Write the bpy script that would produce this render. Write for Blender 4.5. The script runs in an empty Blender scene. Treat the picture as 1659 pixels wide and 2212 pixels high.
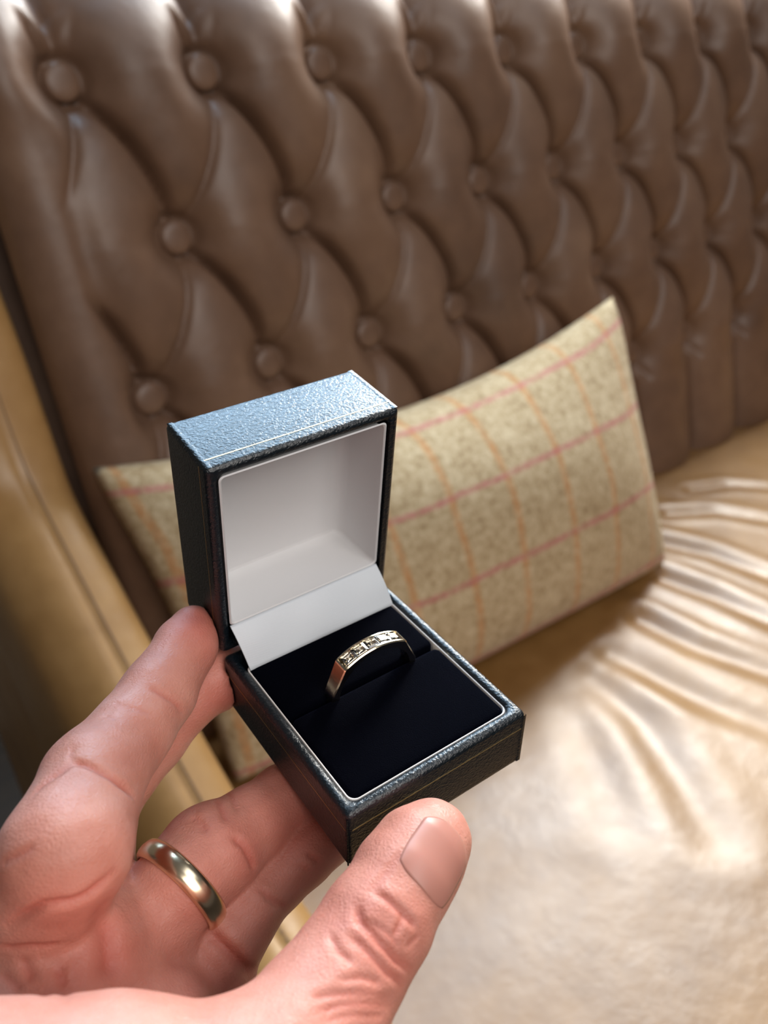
import bpy, bmesh, math
import numpy as np
from mathutils import Matrix, Vector

# ------------------------------------------------------------------ camera, light, exposure
F_PX, CX, CY = 1800.0, 829.5, 1106.0            # pinhole of the photograph (1659 x 2212)
ZOFF = 0.953                                    # floor is z = 0, seat top is about 0.43
# rows: sofa-length axis, sofa-depth axis, up, all in camera axes (x right, y down, z forward)
S = np.array([[0.7690, -0.3460, 0.5370], [-0.6380, -0.3750, 0.6720], [-0.0310, -0.8600, -0.5100]])
U_, _, V_ = np.linalg.svd(S); S = U_ @ V_
CAM = np.array([-0.2520, -0.6720, 0.033 + ZOFF])

scene = bpy.context.scene
C = scene.collection
cam_data = bpy.data.cameras.new('camera')
cam = bpy.data.objects.new('camera', cam_data); C.objects.link(cam)
cam_data.sensor_fit = 'VERTICAL'; cam_data.sensor_height = 36.0
cam_data.lens = F_PX / 2212.0 * 36.0
cam_data.clip_start = 0.01
rot = np.column_stack([S @ [1, 0, 0], S @ [0, -1, 0], S @ [0, 0, -1]])
M4 = Matrix(rot.tolist()).to_4x4(); M4.translation = Vector(CAM.tolist())
cam.matrix_world = M4
cam_data.dof.use_dof = True
cam_data.dof.focus_distance = 0.188
cam_data.dof.aperture_fstop = cam_data.lens / 2.1
scene.camera = cam

world = bpy.data.worlds.new('world'); scene.world = world; world.use_nodes = True
bg = world.node_tree.nodes['Background']
bg.inputs[0].default_value = (1.0, 0.96, 0.92, 1); bg.inputs[1].default_value = 0.085

def area(name, loc, target, sx, sy, power, col):
    l = bpy.data.lights.new(name, 'AREA'); l.shape = 'RECTANGLE'; l.size = sx; l.size_y = sy
    l.energy = power; l.color = col
    o = bpy.data.objects.new(name, l); C.objects.link(o); o.location = loc
    d = Vector(target) - Vector(loc); o.rotation_euler = d.to_track_quat('-Z', 'Y').to_euler()
    return o
# daylight entering by the three bays of the window in the wall behind the sofa
area('window_daylight', (1.72, .50, 1.90), (1.30, -.6, 1.2), .72, 1.24, 140, (1.0, 0.97, 0.91))
area('window_daylight', (.98, .50, 1.90), (.75, -.6, 1.2), .70, 1.24, 32, (0.55, 0.78, 1.0))
area('window_daylight', (.24, .50, 1.90), (.2, -.6, 1.2), .70, 1.24, 26, (0.52, 0.76, 1.0))
# added fill lamp behind the camera, brightening the palm and fingers
area('front_fill', (-.22, -1.65, 1.75), (-.22, -.5, .93), 1.0, .9, 14.5, (1.0, 0.95, 0.90))
# added overhead fill lamp, giving cool sheen to the arm and back
area('overhead_fill', (.65, -1.55, 2.85), (.1, -.2, .7), 1.2, .9, 10, (.92, .95, 1.0))
scene.view_settings.view_transform = 'Standard'
scene.view_settings.look = 'None'
scene.view_settings.exposure = 0.0
scene.view_settings.gamma = 1.0
scene.view_settings.use_curve_mapping = False

# ------------------------------------------------------------------ helpers
def K(px, py, z):                       # camera-axes millimetres of a point z mm in front of the lens
    return np.array([(px - CX) / F_PX * z, (py - CY) / F_PX * z, z])
def to_world(c):                        # camera millimetres -> world metres
    return (np.asarray(c, float) / 1000.0) @ S.T + CAM
def mesh_obj(name, verts, faces, mat=None, parent=None, smooth=True, loc=None):
    me = bpy.data.meshes.new(name)
    v = np.asarray(verts, np.float32)
    if loc is not None: v = v - np.asarray(loc, np.float32)
    if isinstance(faces, np.ndarray):            # all quads: fill the arrays directly
        q = faces.astype(np.int32); n = len(q)
        me.vertices.add(len(v)); me.vertices.foreach_set('co', v.ravel())
        me.loops.add(n * 4); me.loops.foreach_set('vertex_index', q.ravel())
        me.polygons.add(n); me.polygons.foreach_set('loop_start', np.arange(0, n * 4, 4, dtype=np.int32))
        me.update(calc_edges=True)
    else:
        me.from_pydata(v.tolist(), [], [list(map(int, f)) for f in faces])
    me.polygons.foreach_set('use_smooth', np.full(len(me.polygons), bool(smooth)))
    me.update()
    o = bpy.data.objects.new(name, me); C.objects.link(o)
    if loc is not None: o.location = loc
    if mat: me.materials.append(mat)
    if parent: o.parent = parent
    return o
def grid_quads(nu, nv, flip=False):
    a = (np.arange(nu - 1)[:, None] * nv + np.arange(nv - 1)[None]).ravel()
    q = np.stack([a, a + nv, a + nv + 1, a + 1], -1)
    return q[:, ::-1] if flip else q
def fix_normals(o):
    bm = bmesh.new(); bm.from_mesh(o.data); bmesh.ops.recalc_face_normals(bm, faces=bm.faces)
    bm.to_mesh(o.data); bm.free()
def empty(name, loc=(0, 0, 0)):
    o = bpy.data.objects.new(name, None); C.objects.link(o); o.location = loc; o.empty_display_size = 0.02
    return o
def tag(o, label=None, cat=None, group=None, kind=None):
    for k, v in (('label', label), ('category', cat), ('group', group), ('kind', kind)):
        if v: o[k] = v
    return o
def box_verts(x0, x1, y0, y1, z0, z1):
    v = [(x, y, z) for x in (x0, x1) for y in (y0, y1) for z in (z0, z1)]
    f = [(0, 1, 3, 2), (4, 6, 7, 5), (0, 4, 5, 1), (2, 3, 7, 6), (0, 2, 6, 4), (1, 5, 7, 3)]
    return v, f
def bevel(o, w, seg=2):
    m = o.modifiers.new('bevel', 'BEVEL'); m.width = w; m.segments = seg; m.limit_method = 'ANGLE'; m.angle_limit = 0.6
    return o
def block(name, b, mat, parent=None, bev=0, seg=2, smooth=False):
    v, f = box_verts(*b)
    c = ((b[0] + b[1]) / 2, (b[2] + b[3]) / 2, b[4]) if parent is None else None
    o = mesh_obj(name, v, f, mat, parent, smooth, c); fix_normals(o)
    if bev: bevel(o, bev, seg)
    return o
def grid_faces(nu, nv, closed_u=False, off=0):
    f = []
    for a in range(nu if closed_u else nu - 1):
        b = (a + 1) % nu
        for k in range(nv - 1):
            f.append((off + a * nv + k, off + b * nv + k, off + b * nv + k + 1, off + a * nv + k + 1))
    return f

class Mat:
    def __init__(s, name, **kw):
        s.m = bpy.data.materials.new(name); s.m.use_nodes = True
        s.t = s.m.node_tree; s.b = s.t.nodes['Principled BSDF']
        for k, v in kw.items(): s.set(k, v)
    def set(s, k, v):
        i = s.b.inputs[k.replace('_', ' ')]
        if hasattr(v, 'links') or isinstance(v, bpy.types.NodeSocket): s.t.links.new(v, i)
        elif isinstance(v, tuple) and len(v) == 3 and i.type == 'RGBA': i.default_value = (*v, 1)
        else: i.default_value = v
    def n(s, typ, **kw):
        nd = s.t.nodes.new(typ)
        for k, v in kw.items():
            if k.startswith('i_'):
                key = k[2:].replace('_', ' '); key = int(key) if key.isdigit() else key
                i = nd.inputs[key]
                if isinstance(v, bpy.types.NodeSocket): s.t.links.new(v, i)
                elif isinstance(v, tuple) and len(v) == 3 and i.type == 'RGBA': i.default_value = (*v, 1)
                else: i.default_value = v
            else: setattr(nd, k, v)
        return nd
    def coord(s, kind='Object', scale=None):
        c = s.n('ShaderNodeTexCoord').outputs[kind]
        if scale is not None: c = s.n('ShaderNodeMapping', i_Vector=c, i_Scale=scale if isinstance(scale, tuple) else (scale,) * 3).outputs[0]
        return c
    def noise(s, scale, detail=3, rough=.55, vec=None, dist=0):
        return s.n('ShaderNodeTexNoise', i_Vector=vec or s.coord(), i_Scale=scale, i_Detail=detail, i_Roughness=rough, i_Distortion=dist).outputs[0]
    def ramp(s, fac, stops, interp='LINEAR'):
        r = s.n('ShaderNodeValToRGB', i_0=fac); e = r.color_ramp; e.interpolation = interp
        while len(e.elements) < len(stops): e.elements.new(.5)
        for el, (p, c) in zip(e.elements, stops): el.position = p; el.color = (*c, 1) if len(c) == 3 else c
        return r.outputs[0]
    def math(s, op, a, b=0.0, c=0.0):
        return s.n('ShaderNodeMath', operation=op, i_0=a, i_1=b, i_2=c).outputs[0]
    def mix(s, fac, a, b, blend='MIX'):
        nd = s.t.nodes.new('ShaderNodeMix'); nd.data_type = 'RGBA'; nd.blend_type = blend
        for i, v in ((nd.inputs[0], fac), (nd.inputs[6], a), (nd.inputs[7], b)):
            if isinstance(v, bpy.types.NodeSocket): s.t.links.new(v, i)
            else: i.default_value = (*v, 1) if isinstance(v, tuple) and len(v) == 3 else v
        return nd.outputs[2]
    def bump(s, h, strength, dist, prev=None):
        nd = s.n('ShaderNodeBump', i_Height=h, i_Strength=strength, i_Distance=dist)
        if prev: s.t.links.new(prev, nd.inputs['Normal'])
        return nd.outputs[0]

# ------------------------------------------------------------------ materials
def leather(name, dark, mid, light, rough=(.30, .46), spec=.5):
    m = Mat(name)
    a = m.noise(5.5, 4, .6); b = m.noise(38, 3, .6)
    f = m.math('ADD', m.math('MULTIPLY', a, .75), m.math('MULTIPLY', b, .25))
    col = m.ramp(f, [(.30, dark), (.50, mid), (.72, light)])
    m.set('Base_Color', col)
    r = m.n('ShaderNodeMapRange', i_Value=m.noise(14, 3, .6), i_From_Min=.3, i_From_Max=.7, i_To_Min=rough[0], i_To_Max=rough[1]).outputs[0]
    m.set('Roughness', r); m.set('Specular IOR Level', spec)
    v = m.n('ShaderNodeTexVoronoi', i_Vector=m.coord(), i_Scale=520).outputs[0]
    m.set('Normal', m.bump(m.noise(60, 3, .5), .12, .004, m.bump(v, .10, .0006)))
    return m.m
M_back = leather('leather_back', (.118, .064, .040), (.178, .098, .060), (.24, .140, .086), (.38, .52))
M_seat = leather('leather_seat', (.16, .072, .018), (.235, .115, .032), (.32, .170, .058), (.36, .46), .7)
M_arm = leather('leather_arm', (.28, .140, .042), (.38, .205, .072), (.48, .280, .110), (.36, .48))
M_stitch = Mat('stitch', Base_Color=(.20, .11, .05), Roughness=.7).m
M_wood = Mat('dark_wood', Base_Color=(.03, .017, .010), Roughness=.4).m

mf = Mat('floor_boards'); mf.set('Base_Color', mf.ramp(mf.noise(3, 5, .6, mf.coord('Object', (1, 12, 1))), [(.3, (.010, .007, .005)), (.7, (.026, .017, .011))])); mf.set('Roughness', .55); M_floor = mf.m
M_wall = Mat('wall_plaster', Base_Color=(.30, .27, .23), Roughness=.9).m
M_frame = Mat('white_paint', Base_Color=(.75, .74, .71), Roughness=.4).m
M_glass = Mat('window_glass', Base_Color=(.9, .95, 1), Roughness=.02, Transmission_Weight=1.0, IOR=1.45).m

mb = Mat('leatherette')
nb = mb.n('ShaderNodeTexVoronoi', i_Vector=mb.coord('Object', (1.0, 1.0, 1.6)), i_Scale=1500, feature='SMOOTH_F1').outputs[0]
mb.set('Base_Color', (.0035, .0075, .0115)); mb.set('Roughness', .31); mb.set('Specular IOR Level', .62)
mb.set('Normal', mb.bump(mb.noise(1100, 3, .6, None, 1.0), .42, .0005, mb.bump(nb, .30, .0004))); M_box = mb.m
mv = Mat('navy_velvet', Base_Color=(.0004, .0006, .0022), Roughness=.95, Sheen_Weight=.025, Sheen_Roughness=.4, Specular_IOR_Level=.03)
mv.set('Sheen Tint', (.20, .28, .9)); mv.set('Normal', mv.bump(mv.noise(3500, 2, .6), .5, .0003)); M_velvet = mv.m
ms = Mat('white_satin', Base_Color=(.60, .635, .675), Roughness=.36, Specular_IOR_Level=.4)
wv = ms.n('ShaderNodeTexWave', i_Vector=ms.coord(), i_Scale=900, bands_direction='DIAGONAL').outputs[1]
ms.set('Normal', ms.bump(wv, .10, .0002)); M_satin = ms.m
M_lining = Mat('white_lining', Base_Color=(.66, .655, .66), Roughness=.6).m
M_card = Mat('card_edge', Base_Color=(.80, .74, .70), Roughness=.4).m
M_goldline = Mat('gold_foil', Base_Color=(.85, .62, .28), Roughness=.35, Metallic=1.0).m
mg = Mat('worn_gold', Base_Color=(.88, .76, .56), Roughness=.16, Metallic=1.0)
mg.set('Normal', mg.bump(mg.noise(700, 3, .6), .10, .0003)); M_gold = mg.m
M_palegold = Mat('pale_gold', Base_Color=(.80, .67, .47), Roughness=.24, Metallic=1.0).m
M_gem = Mat('clear_stone', Base_Color=(1, .985, .95), Roughness=.0, Transmission_Weight=1.0, IOR=1.9).m

mk = Mat('skin')
n1 = mk.noise(70, 4, .6); n2 = mk.noise(420, 3, .6)
col = mk.ramp(n1, [(.30, (.52, .200, .145)), (.50, (.60, .250, .185)), (.72, (.66, .310, .240))])
at = mk.n('ShaderNodeAttribute', attribute_name='flush'); at.attribute_type = 'GEOMETRY'
col = mk.mix(at.outputs['Fac'], col, (.52, .130, .095))
at2 = mk.n('ShaderNodeAttribute', attribute_name='crease'); at2.attribute_type = 'GEOMETRY'
col = mk.mix(mk.math('MULTIPLY', at2.outputs['Fac'], .55), col, (.50, .120, .085))
mk.set('Base_Color', col)
mk.set('Roughness', mk.n('ShaderNodeMapRange', i_Value=n2, i_From_Min=.3, i_From_Max=.7, i_To_Min=.40, i_To_Max=.56).outputs[0])
mk.set('Specular IOR Level', .42); mk.set('Subsurface Weight', .22); mk.set('Subsurface Radius', (1.0, .35, .18)); mk.set('Subsurface Scale', .003)
vb = mk.n('ShaderNodeTexVoronoi', i_Vector=mk.coord(), i_Scale=1150, feature='DISTANCE_TO_EDGE').outputs[0]
mk.set('Normal', mk.bump(mk.noise(2200, 2, .6), .16, .0003, mk.bump(mk.noise(420, 4, .65, mk.coord('Object', (1.0, 1.0, 2.6)), 1.5), .30, .0006, mk.bump(vb, .34, .00035))))
M_skin = mk.m
M_nail = Mat('nail', Base_Color=(.50, .215, .165), Roughness=.40, Specular_IOR_Level=.45, Subsurface_Weight=.15, Subsurface_Scale=.002).m

def tweed():
    m = Mat('tweed')
    uv = m.n('ShaderNodeUVMap').outputs[0]
    w = m.n('ShaderNodeTexNoise', i_Vector=uv, i_Scale=9.0, i_Detail=1.0)
    wob = m.n('ShaderNodeVectorMath', operation='MULTIPLY_ADD', i_0=w.outputs[1], i_1=(.012, .012, 0), i_2=uv).outputs[0]
    sp = m.n('ShaderNodeSeparateXYZ', i_0=wob)
    n_a = m.noise(170, 2, .7); n_b = m.noise(60, 3, .6); n_c = m.noise(900, 2, .7)
    f = m.math('ADD', m.math('ADD', m.math('MULTIPLY', n_a, .45), m.math('MULTIPLY', n_b, .25)), m.math('MULTIPLY', n_c, .30))
    col = m.ramp(f, [(.34, (.29, .195, .098)), (.48, (.50, .378, .225)), (.60, (.66, .540, .355)), (.72, (.79, .68, .50))])
    def line(c, pos, half):
        d = None
        for p in pos:
            e = m.math('ABSOLUTE', m.math('SUBTRACT', c, p)); d = e if d is None else m.math('MINIMUM', d, e)
        return m.n('ShaderNodeMapRange', i_Value=d, i_From_Min=half * .5, i_From_Max=half, i_To_Min=1.0, i_To_Max=0.0).outputs[0]
    br = m.n('ShaderNodeMapRange', i_Value=m.noise(160, 2, .6), i_From_Min=.32, i_From_Max=.60, i_To_Min=.35, i_To_Max=1.0).outputs[0]
    lo = m.math('MULTIPLY', m.math('MULTIPLY', line(sp.outputs[0], ORANGE, .0048), br), .60)
    lp = m.math('MULTIPLY', m.math('MULTIPLY', line(sp.outputs[1], PINK, .0048), br), .68)
    col = m.mix(lo, col, (.58, .24, .07)); col = m.mix(lp, col, (.52, .15, .165))
    m.set('Base_Color', col); m.set('Roughness', .95); m.set('Specular IOR Level', .1)
    m.set('Sheen Weight', .12)
    m.set('Normal', m.bump(n_c, .5, .0015, m.bump(n_a, .3, .002)))
    return m.m
ORANGE = (.020, .070, .126, .184, .248, .309, .378, .440, .508); PINK = (.018, .112, .207, .295)
M_tweed = tweed()

# ------------------------------------------------------------------ the room
tag(block('floor', (-3, 4, -3, .56, -.05, 0), M_floor), kind='structure')
WX0, WX1, WZ0, WZ1 = -.16, 2.12, 1.22, 2.58      # window opening in the wall behind the sofa
vw, fw = [], []
for b in ((-3, WX0, .52, .66, 0, 3), (WX1, 4, .52, .66, 0, 3), (WX0, WX1, .52, .66, 0, WZ0), (WX0, WX1, .52, .66, WZ1, 3)):
    v, f = box_verts(*b); fw += [tuple(i + len(vw) for i in q) for q in f]; vw += v
M_shade_wall = Mat('shade_wall_dark', Base_Color=(.022, .016, .011), Roughness=.5).m
tag(block('shade_wall', (-1.06, -.98, -3, .52, 0, 3), M_shade_wall), kind='structure')  # unseen dark wall added to keep ambient light off the arm's outer side
wall = mesh_obj('wall_back', vw, fw, M_wall, smooth=False); fix_normals(wall); tag(wall, kind='structure')
win = tag(empty('window_1', ((WX0 + WX1) / 2, .60, WZ0)), kind='structure')
win_inv = Matrix.Translation(-win.location)
def winpart(name, b, mat):
    v, f = box_verts(*b); o = mesh_obj(name, (np.array(v) - np.array(win.location)).tolist(), f, mat, win, False); fix_normals(o); return o
t = .05
winpart('window_frame', (WX0, WX1, .58, .63, WZ0, WZ0 + t), M_frame); winpart('window_frame', (WX0, WX1, .58, .63, WZ1 - t, WZ1), M_frame)
for k in range(4):
    x = WX0 + (WX1 - WX0 - t) * k / 3; winpart('mullion', (x, x + t, .58, .63, WZ0 + t, WZ1 - t), M_frame)
    if k < 3: winpart('window_pane', (x + t, WX0 + (WX1 - WX0 - t) * (k + 1) / 3, .602, .606, WZ0 + t, WZ1 - t), M_glass)

# ------------------------------------------------------------------ the sofa
PITCH, ASP, LEAN = .115, 1.026, math.radians(13)
DH = np.array([0, -math.sin(LEAN), -math.cos(LEAN)]); NH = np.array([0, -math.cos(LEAN), math.sin(LEAN)])
SEAT_Z = ZOFF - .523
I0, I1 = -.61, 12.6
sofa = tag(empty('sofa', (.65, -.25, 0)), 'worn tan leather sofa with deep-buttoned brown back, filling the background', 'sofa')
SO = np.array(sofa.location)
def sofa_part(name, v, f, mat, smooth=True):
    return mesh_obj(name, np.asarray(v, float) - SO, f, mat, sofa, smooth)

def tuft(i, j):
    """padding height (m) above the button plane"""
    H = .027
    i_raw = i; i = i - .10 * np.abs(np.sin(np.pi * np.clip(j, 0, 3)))       # folds sag between the buttons
    p, q = i + j / 2, i - j / 2
    sp, sq = np.abs(np.sin(np.pi * p)), np.abs(np.sin(np.pi * q))
    dp = np.abs(p - np.round(p)) * PITCH * .9; dq = np.abs(q - np.round(q)) * PITCH * .9
    core = H * sq ** .42 * (.72 + .28 * sp ** .6) + .004 * sp ** .4
    core = core - .015 * np.exp(-(dq / .0040) ** 2) - .0030 * np.exp(-(dp / .0026) ** 2)
    def pleat(shift):
        s = np.abs(np.sin(np.pi * (i - shift))); d = np.abs((i - shift) - np.round(i - shift)) * PITCH
        return H * .95 * s ** .6 - .007 * np.exp(-(d / .0035) ** 2)
    i = i_raw
    tt = np.clip((-j) / .35, 0, 1); tb = np.clip((j - 3.0) / .35, 0, 1)
    h = core * (1 - tt) * (1 - tb) + pleat(0) * tt + pleat(.5) * tb
    sm = np.clip((-.10 - i) / .22, 0, 1) * np.clip(j / .4, 0, 1); sm = sm * sm * (3 - 2 * sm)
    h = h * (1 - sm) + H * .92 * sm               # plain padding beyond the last column
    # dimple at each button
    rr = 1e9
    for jj in range(0, 4):
        sh = (jj % 2) * .5
        di = ((i - sh) - np.round(i - sh)) * PITCH; dj = (j - jj) * PITCH * ASP
        rr = np.minimum(rr, np.hypot(di, dj))
    w = np.exp(-(rr / .023) ** 2) * (1 - sm)
    h = h * (1 - w) - .006 * w - .005 * np.exp(-((rr - .0165) / .003) ** 2) * (1 - sm)
    return h

def build_back():
    js = np.concatenate([np.linspace(4.75, -.55, 265), np.linspace(-.57, -3.0, 50)])
    iis = np.linspace(I0, I1, 640)
    J, I = np.meshgrid(js, iis)            # shape (ni, nj)
    s = J * PITCH * ASP
    s_roll = -.06 * PITCH * ASP; R = .075
    over = np.clip(s_roll - s, 0, None); ang = np.clip(over / R, 0, np.pi * 1.02); rest = over - ang * R
    base = I[..., None] * PITCH * np.array([1, 0, 0]) + np.maximum(s, s_roll)[..., None] * DH
    n = np.cos(ang)[..., None] * NH + np.sin(ang)[..., None] * (-DH)
    ctr_off = -NH * R
    pos = base + (ctr_off + R * n) * (over > 0)[..., None] + rest[..., None] * DH
    h = tuft(I, J)
    h = np.where(J < -.6, h * np.clip(1 - (-.6 - J) / 1.6, .15, 1), h)
    # rounded side edges
    e = np.minimum(I - I0, I1 - I) * PITCH; rr = .035
    k = np.clip(e / rr, 0, 1); edge = -rr * (1 - np.sqrt(np.clip(1 - (1 - k) ** 2, 0, 1)))
    hb = np.clip((J - 4.2) / .55, 0, 1); h = h * (1 - .8 * hb ** 2)
    pos = pos + (h + edge)[..., None] * n + np.array([0, 0, ZOFF])
    ni, nj = I.shape
    v = pos.reshape(-1, 3); q = grid_quads(ni, nj)
    c = len(q) // 2; nn = np.cross(v[q[c, 1]] - v[q[c, 0]], v[q[c, 2]] - v[q[c, 0]])
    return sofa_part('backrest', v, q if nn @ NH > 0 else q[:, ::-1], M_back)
build_back()
# solid body of the back behind the padding
prof = [(.03, .05), (.03, SEAT_Z), (.10, ZOFF - .03), (.15, ZOFF - .01), (.17, ZOFF - .05), (.17, .05)]
v = [(x, y, z) for x in (I0 * PITCH + .004, I1 * PITCH - .004) for (y, z) in prof]
v = [(x, y - (.11 if (k % 6) in (0, 1) else 0), z) for k, (x, y, z) in enumerate(v)]
f = [tuple(range(6)), tuple(range(11, 5, -1))] + [(k, k + 6, (k + 1) % 6 + 6, (k + 1) % 6) for k in range(6)]
o = sofa_part('back_frame', v, f, M_back, False); fix_normals(o)
# buttons: flattened domes with a rolled edge
def button_mesh():
    pr = [(0, .0040), (.005, .0039), (.0095, .0033), (.0122, .0022), (.0136, .0006), (.0136, -.001), (.0120, -.004), (0, -.0045)]
    v, f, n = [], [], 24
    for r, z in pr[1:-1]:
        for a in range(n): v.append((r * math.cos(2 * math.pi * a / n), r * math.sin(2 * math.pi * a / n), z))
    m = len(pr) - 2
    for k in range(m - 1):
        for a in range(n): f.append((k * n + a, (k + 1) * n + a, (k + 1) * n + (a + 1) % n, k * n + (a + 1) % n))
    v += [(0, 0, pr[0][1]), (0, 0, pr[-1][1])]
    for a in range(n):
        f.append((len(v) - 2, a, (a + 1) % n)); f.append((len(v) - 1, (m - 1) * n + (a + 1) % n, (m - 1) * n + a))
    return v, f
bv, bf = button_mesh()
but0 = mesh_obj('button', bv, bf, M_back, sofa); fix_normals(but0)
bq = Vector(NH.tolist()).to_track_quat('Z', 'Y')
first = True
for jj in range(4):
    for ii in range(12):
        i = ii + (jj % 2) * .5
        pos = i * PITCH * np.array([1, 0, 0]) + jj * PITCH * ASP * DH + NH * .001 + np.array([0, 0, ZOFF]) - SO
        b = but0 if first else but0.copy()
        if not first: C.objects.link(b); b.parent = sofa
        first = False
        b.location = pos; b.rotation_mode = 'QUATERNION'; b.rotation_quaternion = bq

# seat: one broad cushion with gathers pulling out from under the scatter cushion
def seat_ray(px, py, z=None):
    z = SEAT_Z if z is None else z
    d = S @ np.array([(px - CX) / F_PX, (py - CY) / F_PX, 1.0]); t = (z - CAM[2]) / d[2]
    return (CAM + d * t)[:2]
FOLDS = [  # (points on the seat, width, depth): valleys pressed into the leather
    ([(1425, 1190), (1530, 1215), (1690, 1275)], .012, .0060), ([(1430, 1265), (1540, 1305), (1700, 1375)], .013, .0065),
    ([(1440, 1130), (1540, 1125), (1690, 1150)], .010, .0040), ([(1380, 1350), (1500, 1410), (1680, 1475)], .013, .0060),
    ([(1320, 1430), (1440, 1490), (1560, 1545), (1700, 1600)], .015, .0045), ([(1285, 1475), (1380, 1570), (1470, 1700), (1540, 1820)], .018, .0042),
    ([(1230, 1510), (1290, 1640), (1330, 1780)], .020, .0022), ([(1490, 1080), (1570, 1068), (1690, 1075)], .009, .0035)]
def seat_h(x, y):
    h = .010 * np.sin(np.clip((x + .06) / 1.5, 0, 1) * np.pi) + .006 * np.sin(3.1 * x + 1.3 * y) * np.cos(4.7 * y + .4)
    for pts, w, d in FOLDS:
        q = np.array([seat_ray(*p) for p in pts]); dist = np.full(x.shape, 1e9); tpar = np.zeros(x.shape)
        for k in range(len(q) - 1):
            a, b = q[k], q[k + 1]; ab = b - a
            t = np.clip(((x - a[0]) * ab[0] + (y - a[1]) * ab[1]) / (ab @ ab), 0, 1)
            dd = np.hypot(x - a[0] - t * ab[0], y - a[1] - t * ab[1])
            tpar = np.where(dd < dist, (k + t) / (len(q) - 1), tpar); dist = np.minimum(dist, dd)
        fade = np.clip(1.25 - tpar, 0, 1) ** .7
        h = h - d * fade * np.exp(-(dist / w) ** 2) + .45 * d * fade * np.exp(-((dist - 1.9 * w) / w) ** 2)
    return h
def build_seat():
    x0, x1, y0, y1, R = -.0795, 1.44, -.74, -.085, .05
    xs = np.linspace(x0, x1, 420)
    ys = np.linspace(y1, y0 + R, 230)
    X, Y = np.meshgrid(xs, ys, indexing='ij')
    Z = SEAT_Z + seat_h(X, Y)
    top = np.stack([X, Y, Z], -1)
    rows = [top]
    for a in np.linspace(0, np.pi / 2, 9)[1:]:
        r = top[:, -1:, :].copy(); r[..., 1] = y0 + R - R * math.sin(a); r[..., 2] = r[..., 2] - R * (1 - math.cos(a)); rows.append(r)
    r = rows[-1].copy(); r[..., 2] = SEAT_Z - .15; rows.append(r)
    P = np.concatenate(rows, 1)
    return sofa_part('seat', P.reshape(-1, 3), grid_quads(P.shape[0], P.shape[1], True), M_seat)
build_seat()
def rel(b): return (b[0] - SO[0], b[1] - SO[0], b[2] - SO[1], b[3] - SO[1], b[4] - SO[2], b[5] - SO[2])
block('seat_rail', rel((-.068, 1.44, -.72, -.02, .07, SEAT_Z - .05)), M_seat, sofa, .01)
for x in (-.10, 1.40):
    for y in (-.68, .12): block('foot', rel((x, x + .06, y, y + .06, 0, .07)), M_wood, sofa, .004)

# arms: swooping down from the back, rolled over at the outside
PATH = [(.19, .075), (.10, .035), (.045, -.02), (.012, -.068), (-.009, -.111), (-.028, -.155), (-.054, -.243), (-.078, -.275), (-.127, -.313), (-.177, -.353), (-.261, -.413), (-.33, -.452), (-.42, -.476), (-.53, -.480), (-.66, -.480), (-.73, -.482)]
def catmull(P, n):
    P = np.array(P, float); out = []
    Q = np.vstack([2 * P[0] - P[1], P, 2 * P[-1] - P[-2]])
    for k in range(1, len(Q) - 2):
        for t in np.linspace(0, 1, n, endpoint=False):
            a, b, c, d = Q[k - 1:k + 3]
            out.append(.5 * ((2 * b) + (c - a) * t + (2 * a - 5 * b + 4 * c - d) * t * t + (3 * b - a - 3 * c + d) * t ** 3))
    out.append(P[-1]); return np.array(out)
def build_arm(xin, sgn, name='armrest'):
    path = catmull(PATH, 8)
    sm = path.copy()
    for _ in range(10): sm[1:-1] = (sm[:-2] + 2 * sm[1:-1] + sm[2:]) / 4
    W = .082
    # profile across the arm: u = distance outward, dn = drop below the top line
    prof = [(0, None), (0, .10), (-.001, .05), (.001, .026), (.006, .010), (.014, .002), (.026, -.002), (.0335, -.003), (.0350, -.0012), (.0365, -.003), (.044, -.003), (.055, .002), (.066, .013), (.075, .028), (.080, .048), (W, .075), (W + .002, .13), (W, None)]
    v = []
    for (y, z) in sm:
        for (u, dn) in prof:
            zz = .07 if dn is None else max(z + ZOFF - dn, .07)
            v.append((xin - sgn * u, y, zz))
    f = grid_faces(len(sm), len(prof))
    n = len(prof); f += [tuple(range(n)), tuple(range((len(sm) - 1) * n, len(sm) * n))[::-1]]
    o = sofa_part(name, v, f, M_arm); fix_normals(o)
    # row of stitches along the seam
    sv, sf = [], []
    for k in range(40, len(sm) - 4):
        for tt in (.2, .7):
            c = sm[k] * (1 - tt) + sm[k + 1] * tt; d = sm[k + 1] - sm[k]; d = d / np.linalg.norm(d) * .0022
            bx, fx = box_verts(-.0006, .0006, -1, 1, -.0006, .0006)
            for (x, s_, zz) in bx: sv.append((xin - sgn * .0300 + x, c[0] + d[0] * s_, c[1] + d[1] * s_ + ZOFF + .0032 + zz))
            sf += [tuple(i + len(sv) - 8 for i in q) for q in fx]
    st = sofa_part('arm_stitching', sv, sf, M_stitch, False); st['kind'] = 'stuff'
build_arm(-.080, 1); build_arm(I1 * PITCH + .01, -1)

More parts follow.
